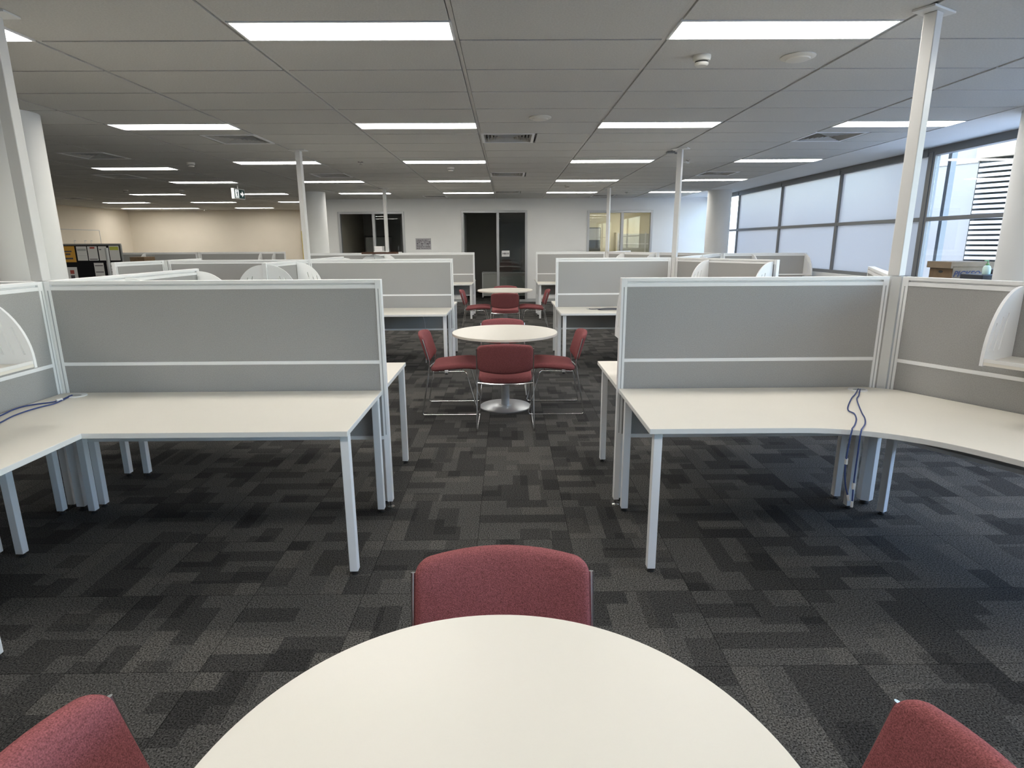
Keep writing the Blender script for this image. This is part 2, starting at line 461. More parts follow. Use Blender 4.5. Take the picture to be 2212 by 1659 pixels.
detector(1.235, 4.08, 'round smoke detector with dark slot, below the nearest right light panel')
detector(-4.48, 8.94, 'smoke detector right of the left column, beside the long left light panel')
detector(-.85, 9.61, 'small smoke detector over the aisle, beneath the third row left panel')
detector(1.24, 12.62, 'small smoke detector before the far wall right of the aisle')
detector(-8.05, 13.18, 'tiny smoke detector over the far left area, left one of two')
detector(-6.9, 13.24, 'tiny smoke detector over the far left area, right one of two')
detector(-9.86, 20.2, 'tiny smoke detector next to the cream rear wall lights')
detector(1.85, 4.1, 'flat cream disc on ceiling right of the nearest smoke detector', 'disc')
detector(.32, 5.93, 'round metal disc on ceiling above the aisle vent', 'disc')
detector(1.75, 12.66, 'flat ceiling disc before the far wall, right of the small detector', 'disc')
detector(-2.08, 8.98, 'small sprinkler head between left middle pole and aisle', 'spr')
detector(2.6, 8.94, 'small sprinkler head right of the right middle pole', 'spr')
detector(2.8, 14.4, 'tiny sprinkler head near the far wall before the lit office', 'spr')
t = thing('ceiling_sensor', 'dark little sensor clipped on the ceiling bar beside right middle pole', 'sensor', (2.122, 8.1, CEIL))
MB().box(-.05, .05, -.04, .04, -.022, -.001).build('body', 'frame_grey', t, bevel=.004)
MB().box(.055, .16, -.012, .012, -.03, -.012).box(.05, .06, -.012, .012, -.02, -.004).build('arm', 'frame_grey', t)

# exit sign
t = thing('exit_sign', 'hanging green exit sign with white arrow over the left area', 'exit sign', (-5.28, 12.25, 2.53), R(84))
MB().box(-.20, .20, -.028, .028, -.10, .10).build('housing', 'off_white', t, bevel=.006)
MB().box(-.01, .01, -.008, .008, .101, .165).build('bracket', 'off_white', t)
MB().box(-.175, .175, -.031, -.0285, -.082, .082).build('face', 'sign_green', t)
m = MB(); Mx = Matrix.Translation((0, -.0312, 0)) @ Matrix.Rotation(PI / 2, 4, 'X')
m.prism([(.03, -.018), (.085, -.018), (.085, -.055), (.15, 0), (.085, .055), (.085, .018), (.03, .018)], 0, .002, 0, Mx)
m.build('arrow', 'sign_white', t)
m = MB().prism([(-.155, -.075), (-.035, -.075), (-.035, .075), (-.155, .075)], 0, .002, 0, Mx)
m.build('doorway_mark', 'sign_white', t)
m = MB(); M2 = Matrix.Translation((0, -.0334, 0)) @ Matrix.Rotation(PI / 2, 4, 'X')
m.prism([(-.095 + .014 * math.cos(a * PI / 8), .05 + .014 * math.sin(a * PI / 8)) for a in range(16)], 0, .001, 0, M2)
m.prism([(-.11, .03), (-.075, .03), (-.06, .005), (-.068, 0), (-.082, .015), (-.082, -.015), (-.06, -.045), (-.06, -.07), (-.072, -.07), (-.074, -.048), (-.095, -.025), (-.112, -.06), (-.135, -.06), (-.135, -.048), (-.12, -.045), (-.105, -.01), (-.105, .012), (-.122, -.005), (-.13, .003)], 0, .001, 0, M2)
m.build('running_figure', 'sign_green', t)

# ------------------------------------------------------------------ columns
def column(x, y, label):
    t = thing('round_column', label, 'column', (x, y, 0), 0, 'white round structural columns')
    MB().lathe([(.262, .0), (.262, 2.699)], seg=64).build('shaft', 'column_paint', t, smooth=True)
    MB().lathe([(.2625, 0.001), (.27, .001), (.27, .085), (.2625, .09)], seg=64).build('skirting', 'skirting', t, smooth=True)
column(-4.40, 5.62, 'large round white column at left behind the nearest left pod')
column(-4.36, 14.02, 'round white column near the left end of the far wall')
column(4.86, 14.05, 'round white column in the far right corner by the frosted windows')
column(4.88, 5.58, 'round white column at the right photo edge beside the cardboard box')

# ------------------------------------------------------------------ right hand windows
def bay(n, y0, y1, frosted, wide0=.03):
    w = bpy.data.objects.new('window_%d' % n, None); COL.objects.link(w); w['kind'] = 'structure'
    w.location = (XW, (y0 + y1) / 2, 1.05)
    L = (y1 - y0) / 2; m = MB()
    def bx(a, b, c, d, dx=.035): m.box(-dx, dx, a, b, c, d)
    bx(-L, -L + wide0, 0, 1.60); bx(L - .03, L, 0, 1.60)
    bx(-L + wide0, L - .03, 0, .05); bx(-L + wide0, L - .03, .755, .805); bx(-L + wide0, L - .03, 1.555, 1.65, .05)
    m.build('frame', 'frame_grey', w, bevel=.003)
    g = 'frosted_glass' if frosted else 'clear_glass'
    for z0, z1 in ((.0505, .7545), (.8055, 1.5545)):
        MB().box(-.004, .004, -L + wide0 + .0005, L - .0305, z0, z1).build('pane', g, w)
ys = [(-4.1, -2.0, 0), (-2.0, .15, 0), (.15, 2.3, 0), (2.3, 5.2, 0), (5.2, 7.86, 0), (7.88, 9.98, 1), (9.98, 12.07, 1), (12.07, 14.27, 1), (14.27, 16.2, 0)]
for n, (a, b, f) in enumerate(ys): bay(n + 1, a, b, f, .08 if n == 5 else .03)
struct('trim_2', MB().box(5.375, 5.47, -4.1, YW, 2.66, CEIL - .002), 'frame_grey')
# outside posts standing beyond the glass
def post(y, label):
    tag(MB().box(-.035, .035, -.03, .03, -1.0, 3.0).build('facade_post', 'frame_grey', loc=(5.68, y, 0)), label, 'post')
post(7.93, 'grey metal post standing outside the clear window beside the frosted panes')

# ------------------------------------------------------------------ neighbouring building
t = thing('neighbouring_building', 'white louvred building standing across from the clear window', 'building', (11.6, 13.2, -1.0), math.atan2(-1, .55))
# local x runs along the facade, local -y faces us
MB().box(-3.6, -1.5, .3, 6, 0, 9).build('side_wall', 'facade_pale', t)
MB().box(-40, -3.6, .5, 6, 0, 3.6).build('low_wing', 'wall_white', t)
MB().box(-1.5, 14, .35, 6, 0, 4.40).build('louvre_backing', 'louvre_gap', t)
m = MB()
for k in range(34):
    z = .35 + k * .118
    m.box(-1.45, 14, .22, .30, z, z + .068)
m.build('louvre_panel', 'louvre_white', t)
MB().box(-1.5, 14, .12, 6, 4.42, 6.2).build('parapet', 'facade_cream', t)
MB().box(-3.6, -1.51, .27, .299, 4.35, 4.42).build('ledge', 'louvre_white', t)
gm = MB().box(5.7, 60, -40, 60, -1.3, -1.0)
tag(gm.build('ground', 'concrete'), None, None, None, 'structure')

# ------------------------------------------------------------------ glazing in the far wall
def far_frame(name, x0, x1, xm, top, split, gl_left, gl_right, glass='door_glass'):
    w = bpy.data.objects.new(name, None); COL.objects.link(w); w['kind'] = 'structure'
    w.location = ((x0 + x1) / 2, YW, 0); c = (x0 + x1) / 2; h = (x1 - x0) / 2; xm -= c
    m = MB(); y0, y1 = -.025, .099
    m.box(-h, -h + .06, y0, y1, 0, top); m.box(h - .06, h, y0, y1, 0, top); m.box(-h + .06, h - .06, y0, y1, top - .06, top)
    m.box(xm - .035, xm + .035, y0, y1, 0, top - .06); m.box(xm + .035, h - .06, y0, y1, 0, .06)
    m.build('frame', 'frame_silver', w, bevel=.004)
    if gl_left: MB().box(-h + .061, xm - .036, .035, .041, .02, top - .061).build('pane', glass, w)
    if gl_right: MB().box(xm + .036, h - .061, .035, .041, .061, top - .061).build('pane', glass, w)
    return w
w = far_frame('door_1', -1.20, .55, -.235, 2.40, 0, False, True)
m = MB().box(-.055, .0, 0, .92, .01, 2.32)      # the leaf stands open into the office
m.build('door_leaf', 'frame_silver', w, loc=(-.805, .11, 0))
far_frame('window_10', -4.45, -2.70, -3.515, 2.385, 0, False, True)
far_frame('window_11', 2.14, 3.88, 3.07, 2.385, 0, True, True, 'clear_glass')

# paper on the glass door
t = thing('room_sign', 'small white room number paper on the glass door', 'sign', (-.03, YW + .030, 1.285))
MB().box(-.105, .105, -.002, .002, -.078, .078).build('sheet', 'paper', t)
text_mesh('lettering', 'HB010', .062, 'ink', t, Matrix.Translation((0, -.0028, 0)) @ Matrix.Rotation(PI / 2, 4, 'X'), bold=.002)
# printed plan on the wall
t = thing('wall_notice', 'grey printed plan sheet pinned to the far wall left of the door', 'poster', (-2.22, YW - .003, 1.55))
MB().box(-.205, .205, -.002, .002, -.148, .148).build('sheet', 'paper_grey', t)
m = MB(); rr = random.Random(3)
for r_ in range(6):
    x = -.18
    while x < .16:
        q = rr.uniform(.015, .05); z = .11 - r_ * .043
        m.box(x, x + q, -.0032, -.0022, z - rr.uniform(.008, .03), z); x += q + rr.uniform(.006, .016)
m.build('printing', 'ink', t)

# office behind the door: white cupboard
t = thing('office_cabinet', 'low white open-fronted cabinet inside the dark office behind the glass door', 'cabinet', (-.05, 17.9, 0))
m = MB().box(-.68, .68, -.3, .3, .70, .73).box(-.68, -.65, -.3, .3, 0, .70).box(.65, .68, -.3, .3, 0, .70)
m.build('carcass', 'cabinet_white', t)
MB().box(-.65, .65, -.27, -.25, .04, .69).build('door', 'cabinet_fill', t)
# lit office on the right
t = thing('office_light', 'warm lamp panel on the ceiling inside the yellow office', 'ceiling light', (3.3, 18.0, CEIL - .004))
MB().box(-.62, .62, -.17, .17, -.015, 0).build('frame', 'white_metal', t)
MB().box(-.59, .59, -.14, .14, -.018, -.0155).build('diffuser', 'office_panel', t)
t = thing('glass_bookcase', 'tall glazed cabinet with white bars seen through the lit office window', 'cabinet', (4.28, 18.95, 0))
MB().box(-.90, .90, -.2, .2, 0, 1.86).build('carcass', 'room_cream', t)
MB().box(-.84, .84, -.206, -.201, .05, 1.82).build('pane', 'cabinet_fill', t)
m = MB()
for x in (-.86, -.02, .82): m.box(x, x + .04, -.216, -.207, .02, 1.85)
for z in (.4, .95, 1.50): m.box(-.82, .82, -.214, -.207, z, z + .035)
m.build('glazing_bar', 'off_white', t)
t = thing('framed_picture', 'small framed landscape picture on the yellow office wall', 'picture', (2.70, 19.195, 1.66))
MB().box(-.26, .26, -.03, 0, -.36, .36).build('frame', 'picture_dark', t)
MB().box(-.235, .235, -.034, -.0305, -.02, .335).build('sky_print', 'picture_sky', t)
# dark left office contents
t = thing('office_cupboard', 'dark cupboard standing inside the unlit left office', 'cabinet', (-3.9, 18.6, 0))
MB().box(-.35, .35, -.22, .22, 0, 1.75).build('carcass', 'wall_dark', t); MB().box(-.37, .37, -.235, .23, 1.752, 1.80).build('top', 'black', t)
# cream area beyond the left column
t = thing('yellow_upright', 'narrow yellow upright beside the round white column at far left', 'upright', (-6.95, 20.9, 0))
MB().box(-.05, .05, -.03, .03, 0, 2.0).build('strip', 'yellow_paint', t); MB().box(-.02, .02, -.034, -.0305, 1.2, 1.8).build('slot', 'black', t)

t = thing('whiteboard', 'framed whiteboard on the cream left wall above the black pinboard', 'whiteboard', (XLW + .004, 18.45, 1.66), PI / 2)
MB().box(-.9, .9, -.02, 0, -.6, .36).build('surface', 'wall_cream', t)
m = MB()
for a, b, c, d in ((-.91, -.89, -.61, .37), (.89, .91, -.61, .37), (-.89, .89, .35, .37), (-.89, .89, -.61, -.59)): m.box(a, b, -.026, -.0201, c, d)
m.build('frame', 'frame_silver', t)
m = MB(); rr = random.Random(9)
for x in (-.3, .15, .42): m.box(x, x + .09, -.0215, -.0205, .03, .05); m.box(x, x + .015, -.0215, -.0205, -.06, .03)
m.build('marker_writing', 'skirting', t)

# black pinboard with papers
t = thing('pinboard', 'black free-standing pinboard covered with papers beyond the left column', 'pinboard', (-9.89, 14.5, 0), R(3))
MB().box(-.69, .69, -.02, .02, .45, 1.565).build('board', 'pin_fabric', t)
m = MB().box(-.71, .71, -.024, .024, 1.5655, 1.60).box(-.715, -.6905, -.024, .024, .45, 1.5655).box(.6905, .715, -.024, .024, .45, 1.5655)
m.build('frame', 'frame_grey', t)
for s in (-1, 1): MB().box(s * .66 - .02, s * .66 + .02, -.25, .25, 0, .03).box(s * .66 - .015, s * .66 + .015, -.015, .015, .03, .4495).build('leg', 'black', t)
def sheet(x, z, w, h, m_, marks, lab):
    x *= .92; w *= .92; marks = [(a * .92, b * .92, c, d, e) for a, b, c, d, e in marks]
    q = thing('pinned_sheet', lab, 'paper', (0, 0, 0), 0, 'papers on the black pinboard')
    q.matrix_world = Matrix.Translation((-9.89, 14.5, 0)) @ Matrix.Rotation(R(3), 4, 'Z') @ Matrix.Translation((x, -.0225, z))
    MB().box(-w / 2, w / 2, -.001, .001, -h / 2, h / 2).build('sheet', m_, q)
    for a, b, c, d, mm in marks: MB().box(a, b, -.0022, -.0012, c, d).build('print', mm, q)
sheet(-.56, 1.36, .36, .37, 'orange_paper', [(-.11, .10, .05, .08, 'ink'), (-.06, .06, -.02, .02, 'ink'), (-.12, .11, -.12, -.08, 'ink')], 'orange notice at the upper left of the black pinboard')
sheet(-.21, 1.375, .25, .33, 'paper', [(-.11, .11, .06, .11, 'skirting'), (-.11, .11, -.055, -.05, 'skirting')], 'white sheet right of the orange notice on the pinboard')
sheet(.06, 1.375, .24, .33, 'paper', [(-.06, .06, .11, .15, 'red_ink'), (-.1, .1, -.145, -.125, 'ink')], 'white sheet with red heading in the top middle of the pinboard')
sheet(.31, 1.375, .2, .33, 'paper', [(-.08, -.03, .08, .1, 'ink')], 'white sheet half hidden by the grey post, top row of pinboard')
sheet(.60, 1.38, .25, .34, 'paper', [(-.11, .11, .07, .15, 'yellow_green')], 'white sheet with yellow-green heading at the pinboard upper right')
sheet(.16, 1.0, .24, .31, 'paper', [(-.1, .1, .08, .1, 'ink'), (-.1, .1, -.07, -.05, 'ink')], 'white printed sheet low in the middle of the pinboard')
sheet(.47, 1.0, .22, .31, 'paper', [(-.08, .08, .07, .09, 'ink'), (-.08, .08, .0, .01, 'ink'), (-.07, .07, -.07, -.05, 'ink')], 'white printed sheet low at the right of the pinboard')
sheet(-.52, .90, .24, .32, 'paper', [(-.06, .04, .0, .09, 'red_ink'), (-.06, .04, -.12, -.03, 'ink')], 'white poster with red picture low at the left of the pinboard')
t = thing('grey_post', 'grey round post standing in front of the black pinboard', 'post', (-9.12, 13.9, 0))
MB().lathe([(.035, .012), (.035, 1.50), (.03, 1.505)], seg=20).build('tube', 'frame_silver', t, smooth=True)
MB().lathe([(.14, 0), (.14, .0115)], seg=28).build('foot_plate', 'frame_grey', t, smooth=True)
t = thing('carton', 'small brown cardboard carton right of the black pinboard', 'box', (-8.35, 13.9, 0))
MB().box(-.13, .17, -.2, .2, .0, 1.2).build('body', 'cardboard', t); MB().box(-.14, .18, -.21, .21, 1.201, 1.30).build('lid', 'cardboard_dark', t)

# ------------------------------------------------------------------ power poles
def pole(x, y, rot, label):
    t = thing('power_pole', label, 'pole', (x, y, 0), rot, 'white service poles from pod to ceiling')
    MB().box(-.0315, .0315, -.0315, .0315, ST + .003, CEIL - .0125).build('shaft', 'pole_paint', t, bevel=.004)
    MB().box(-.105, .105, -.055, .055, CEIL - .012, CEIL - .001).build('ceiling_plate', 'off_white', t, bevel=.002)
pole(XL, Y1, 0, 'white square power pole at the left edge of the photo in front of column')
pole(XL, Y2, R(-10), 'white square power pole rising from the left middle pod')
pole(XL, Y3, R(-10), 'thin white power pole on the far left pod before the dark window')
pole(XR, Y1, R(30), 'large white square power pole on the nearest right pod')
pole(XR, Y2, R(-34), 'white square power pole rising from the right middle pod')
pole(XR, Y3, R(-34), 'thin white power pole on the far right pod before the lit office')

# ------------------------------------------------------------------ screens
SH = .0225
def screen(hub, deg, L, label, foot=True, z0=.44, a=.048):
    t = thing('partition_screen', label, 'partition screen', (hub[0], hub[1], 0), R(deg), 'grey fabric partition screens')
    m = MB()
    m.box(a, a + .032, -SH, SH, z0, ST); m.box(L - .032, L, -SH, SH, .045 if foot else z0, ST)
    m.box(a + .032, L - .032, -SH, SH, ST - .019, ST)
    m.box(a + .032, L - .032, -SH + .015, SH - .015, ST - .028, ST - .019)
    m.box(a + .032, L - .032, -SH, SH, ST - .049, ST - .028)
    m.box(a + .032, L - .032, -SH, SH, .895, .915); m.box(a + .032, L - .032, -SH, SH, z0, z0 + .022)
    # slots down the posts
    f = m.build('frame', 'white_metal', t, bevel=.0015)
    for x in (a + .016, L - .016):
        MB().box(x - .003, x + .003, -SH - .0006, SH + .0006, z0 + .03, ST - .05).build('post_groove', 'skirting', t)
    e = .0005
    MB().box(a + .032 + e, L - .032 - e, -SH + .003, SH - .003, .915 + e, ST - .049 - e).build('upper_panel', 'screen_fabric', t)
    MB().box(a + .032 + e, L - .032 - e, -SH + .003, SH - .003, z0 + .022 + e, .895 - e).build('lower_panel', 'screen_fabric', t)
    if foot:
        MB().lathe([(.022, 0), (.022, .006), (.007, .012), (.007, .0445)], c=(L - .016, 0), seg=16).build('levelling_foot', 'chrome', t, smooth=True)
    return t
def hub_post(x, y, label, n=6, r=.044):
    t = thing('junction_post', label, 'post', (x, y, 0), R(30) if n == 6 else PI / 4, 'upright posts joining the screens')
    MB().lathe([(r, .03), (r, ST)], seg=n).build('post', 'hub_paint' if n == 6 else 'white_metal', t)
    MB().lathe([(.025, 0), (.025, .012), (.01, .0295)], seg=16).build('foot', 'rubber', t, smooth=True)

# ------------------------------------------------------------------ corner desks
def corner_desk(hub, a1, L1, d1, a2, L2, d2, fillet, label, legs):
    u1 = Vector((math.cos(R(a1)), math.sin(R(a1)))); u2 = Vector((math.cos(R(a2)), math.sin(R(a2))))
    n1 = Vector((-u1.y, u1.x)); n1 = n1 if n1.dot(u2 - u1 * u1.dot(u2)) > 0 else -n1
    n2 = Vector((-u2.y, u2.x)); n2 = n2 if n2.dot(u1 - u2 * u1.dot(u2)) > 0 else -n2
    def solve(e1, e2):
        det = n1.x * n2.y - n1.y * n2.x
        return Vector(((e1 * n2.y - n1.y * e2) / det, (n1.x * e2 - e1 * n2.x) / det))
    b = .028; c = solve(d1, d2)
    ch = .11 if fillet else .06
    poly = [u1 * ch + n1 * b, u1 * L1 + n1 * b, u1 * L1 + n1 * d1]
    if fillet:
        p0 = c + u1 * fillet; p1 = c + u2 * fillet
        poly += [p0 * (1 - k / 12) ** 2 + c * 2 * (k / 12) * (1 - k / 12) + p1 * (k / 12) ** 2 for k in range(13)]
    else: poly.append(c)
    poly += [u2 * L2 + n2 * d2, u2 * L2 + n2 * b, u2 * ch + n2 * b]
    t = thing('corner_desk', label, 'desk', (hub[0], hub[1], 0), 0, 'white corner desks')
    m = MB().prism([(p.x, p.y) for p in poly], .715, .740)
    # laminate top face, plain edge strip
    me_i = []
    for f in m.f:
        zs = [m.v[i][2] for i in f]; me_i.append(0 if min(zs) == max(zs) else 1)
    m.mi = me_i
    m.build('worktop', ['laminate', 'laminate_edge'], t, bevel=.002)
    for k, (s, d, which) in enumerate(legs):
        u, n = (u1, n1) if which == 1 else (u2, n2)
        p = u * s + n * d; ang = math.atan2(u.y, u.x)
        M = Matrix.Translation((p.x, p.y, 0)) @ Matrix.Rotation(ang, 4, 'Z')
        lg = MB().box(-.02, .02, -.02, .02, .02, .7145, 0, M).build('leg', 'white_metal', t, bevel=.003)
        MB().lathe([(.018, 0), (.018, .008), (.008, .012), (.008, .0195)], seg=14, M=M).build('foot', 'rubber', lg, smooth=True)
    bis = (u1 + u2).normalized(); gp = (u1 * .16 + n1 * .105) if not fillet else (u1 * .195 + n1 * .105)
    g = MB().lathe([(.050, .7402), (.050, .7445), (.046, .7465), (.001, .7466)], c=(gp.x, gp.y), seg=32).build('cable_grommet', 'white_metal', t, smooth=True)
    MB().prism([(gp.x + .036 * math.cos(k * PI / 8) , gp.y + .020 * math.sin(k * PI / 8) - .014) for k in range(16)], .74665, .7470).build('slot', 'skirting', g)
    return t
LEG_L = [(1.83, .745, 1), (1.82, .060, 1), (.095, .046, 1), (.55, .066, 2), (1.34, .066, 2), (1.34, .585, 2)]
LEG_R = [(1.49, .745, 1), (1.49, .075, 1), (.14, .07, 1), (.14, .07, 2), (1.49, .745, 2), (1.49, .075, 2)]
LA, LB, RA = 1.880, 1.50, 1.543

# ---- left pods: crosses
lp = {1: ('nearest left pod', Y1), 2: ('left middle pod', Y2), 3: ('far left pod', Y3)}
for k, (nm, y) in lp.items():
    hub_post(XL, y, 'upright junction post at the centre of the %s' % nm, 4, .033)
    screen((XL, y), 0, LA, {1: 'wide grey screen at left front facing the camera behind the left desk', 2: 'grey screen facing us on the left middle pod, ending at the aisle',
                            3: 'farthest left grey screen beside the aisle before the far wall'}[k], a=.026)
    screen((XL, y), -90, 1.42, 'grey screen running towards the camera from the %s centre' % nm, a=.026)
    screen((XL, y), 90, 1.68, 'grey screen running away from the camera behind the %s centre' % nm, a=.026)
    screen((XL, y), 180, 1.79, 'grey screen running left from the %s centre' % nm, a=.026)
DL = 1.855
DD, DR = .793, .66
corner_desk((XL, Y1), 0, DL, DD, -90, 1.40, DR, 0, 'white L-shaped desk at left front before the nearest left screen', LEG_L)
corner_desk((XL, Y1), 0, DL, DD, 90, 1.62, DR, 0, 'white L-shaped desk hidden behind the nearest left screen, only its aisle end showing', LEG_L)
corner_desk((XL, Y1), 180, 1.75, DD, -90, 1.40, DR, 0, 'white L-shaped desk beyond the left photo edge, its legs showing under the left desk', LEG_L)
corner_desk((XL, Y1), 180, 1.75, DD, 90, 1.62, DR, 0, 'white L-shaped desk left of the nearest left pod, facing away', LEG_L)
corner_desk((XL, Y2), 0, DL, DD, -90, 1.40, DR, 0, 'white corner desk before the left middle screen, left of the middle round table', LEG_L)
corner_desk((XL, Y2), 0, DL, DD, 90, 1.62, DR, 0, 'white corner desk behind the left middle screen, only its aisle end showing', LEG_L)
corner_desk((XL, Y3), 0, DL, DD, -90, 1.40, DR, 0, 'white corner desk before the farthest left screen', LEG_L)
corner_desk((XL, Y3), 0, DL, DD, 90, 1.62, DR, 0, 'white corner desk behind the farthest left screen next to the glass door', LEG_L)

# neighbours further left
HX = XL - 1.84
for k, (nm, y) in {2: ('second pod from the left middle pole', Y2)}.items():
    hub_post(HX, y, 'junction post left of the left middle pole')
    screen((HX, y), -98, .86, 'short grey screen wing turned to us, left of the left middle pod', foot=True)
    screen((HX, y), 90, .90, 'short grey screen wing turned away behind the left wing')
for s, x, L, lab in ((0, -8.2, 2.30, 'long grey screen in the far left area under the cream wall'), (180, -8.2, 2.35, 'grey screen left end of the far left row by the pinboard')):
    screen((x, 16.2), s, L, lab)
hub_post(-8.2, 16.2, 'junction post in the far left screen row')

# ---- right pods: three screens at 120 degrees
for nm, y, l1 in (('nearest right pod', Y1, 'wide grey screen at right front facing the camera behind the curved desk'),
                  ('right middle pod', Y2, 'grey screen facing us on the right middle pod, ending at the aisle'),
                  ('far right pod', Y3, 'farthest right grey screen beside the aisle before the far wall')):
    hub_post(XR, y, 'upright junction post at the centre of the %s' % nm)
    screen((XR, y), 180, RA, l1)
    screen((XR, y), -60, 1.53, 'grey screen slanting towards the camera and right from the %s' % nm)
    screen((XR, y), 60 if y != Y1 else 63.5, 1.53 if y != Y1 else 1.50, 'grey screen slanting away and right behind the %s' % nm)
BX, BY = XR + 1.53, (Y2 + Y3) / 2
hub_post(BX, BY, 'junction post of the pod by the frosted windows')
screen((BX, BY), 240, 1.47, 'grey screen joining the right middle pod to the window pod', foot=False)
screen((BX, BY), 0, 1.50, 'grey screen pointing at the frosted windows from the window pod')
screen((BX, BY), 120, 1.47, 'grey screen joining the window pod to the far right pod', foot=False)
corner_desk((XR, Y1), 180, RA - .005, DD, -60, 1.51, DD, .42, 'white curved corner desk at right front with two blue cables', LEG_R)
corner_desk((XR, Y1), 180, RA - .005, DD, 63.5, 1.40, DD, .42, 'white curved desk behind the nearest right screen, only its aisle end showing', [l if l[0] < 1.4 or l[2] == 1 else (1.36, l[1], 2) for l in LEG_R])
corner_desk((XR, Y2), 180, RA - .005, DD, -60, 1.51, DD, .42, 'white curved desk before the right middle screen with dark cable on it', LEG_R)
corner_desk((XR, Y2), 180, RA - .005, DD, 60, 1.51, DD, .42, 'white curved desk behind the right middle screen, only its aisle end showing', LEG_R)
corner_desk((XR, Y3), 180, RA - .005, DD, -60, 1.51, DD, .42, 'white curved desk before the farthest right screen', LEG_R)
corner_desk((XR, Y3), 180, RA - .005, DD, 60, 1.51, DD, .42, 'white curved desk behind the farthest right screen', LEG_R)

# ------------------------------------------------------------------ hanging shelves with arched ends
PD, PH0, PH1 = .30, .995, 1.350
def plate_profile():
    pts = [(.0, PH0), (PD, PH0), (PD, PH0 + .035)]
    n = 14
    for k in range(1, n + 1):
        a = k / n * PI / 2
        pts.append((max(PD * math.cos(a) ** .95, .012), PH0 + .035 + (PH1 - PH0 - .035) * math.sin(a) ** 1.05))
    pts.append((0, PH1)); return pts
def slot(x, z, l, dx):
    w = .0055
    return [(x - w, z), (x + w, z), (x + w + dx, z + l), (x - w + dx, z + l)]
SLOTS = [slot(.262, PH0 + .065, .13, -.035), slot(.212, PH0 + .065, .155, -.04), slot(.16, PH0 + .065, .17, -.04)]
def shelf(hub, deg, side, t0, t1, label):
    t = thing('hanging_shelf', label, 'shelf', (hub[0], hub[1], 0), R(deg), 'arched end hanging shelves')
    o = SH + .0015
    for x in (t0, t1):
        # profile (u = out from the screen, v = height) to local x, y, z
        M = Matrix(((0, 0, 1, x - .007), (side, 0, 0, side * o), (0, 1, 0, 0), (0, 0, 0, 1)))
        MB().prism(plate_profile(), 0, .014, 0, M, SLOTS).build('side_plate', 'white_metal', t)
    y0, y1 = side * o, side * (o + PD - .004)
    m = MB().box(t0 + .0075, t1 - .0075, min(y0, y1), max(y0, y1), PH0 + .004, PH0 + .018)
    m.build('shelf_board', 'laminate', t)
    y2 = side * (o + PD - .016)
    MB().box(t0 + .0075, t1 - .0075, min(y2, y1), max(y2, y1), PH0 + .0185, PH0 + .034).build('front_lip', 'laminate_edge', t)
shelf((XL, Y1), -90, 1, .55, 1.39, 'white arched shelf at the left photo edge on the nearest left pod')
shelf((XL, Y1), 90, -1, .70, 1.64, 'white arched shelf behind the nearest left pod, poking above its screen')
shelf((XL, Y2), -90, 1, .48, 1.39, 'white arched shelf facing the aisle on the left middle pod')
shelf((XL, Y2), -90, -1, .48, 1.39, 'white arched shelf facing left on the left middle pod')
shelf((XL, Y2), 90, -1, .70, 1.64, 'white arched shelf behind the left middle pod')
shelf((XL, Y3), -90, 1, .48, 1.39, 'white arched shelf facing the aisle on the far left pod')
shelf((XL, Y3), -90, -1, .48, 1.39, 'white arched shelf facing left on the far left pod')
shelf((XR, Y1), -60, -1, .59, 1.48, 'white arched shelf at the right photo edge over the curved desk')
shelf((XR, Y1), 180, -1, .60, 1.50, 'white arched shelf on the back of the nearest right screen by the aisle')
shelf((XR, Y1), 63.5, -1, .55, 1.45, 'white arched shelf behind the nearest right power pole')
shelf((XR, Y2), -60, -1, .59, 1.48, 'white arched shelf on the slanting screen of the right middle pod')
shelf((XR, Y2), 60, -1, .565, 1.40, 'white arched shelf behind the right middle pod')
shelf((XR, Y3), -60, -1, .59, 1.48, 'white arched shelf on the slanting screen of the far right pod')
shelf((BX, BY), 0, -1, .55, 1.47, 'white arched shelf on the window pod before the frosted glass')
shelf((-8.2, 16.2), 0, -1, 1.68, 2.04, 'pale arched shelf at the right end of the far left screen row')
shelf((-8.2, 16.2), 180, 1, 1.4, 2.2, 'pale arched shelf at the left end of the far left screen row')

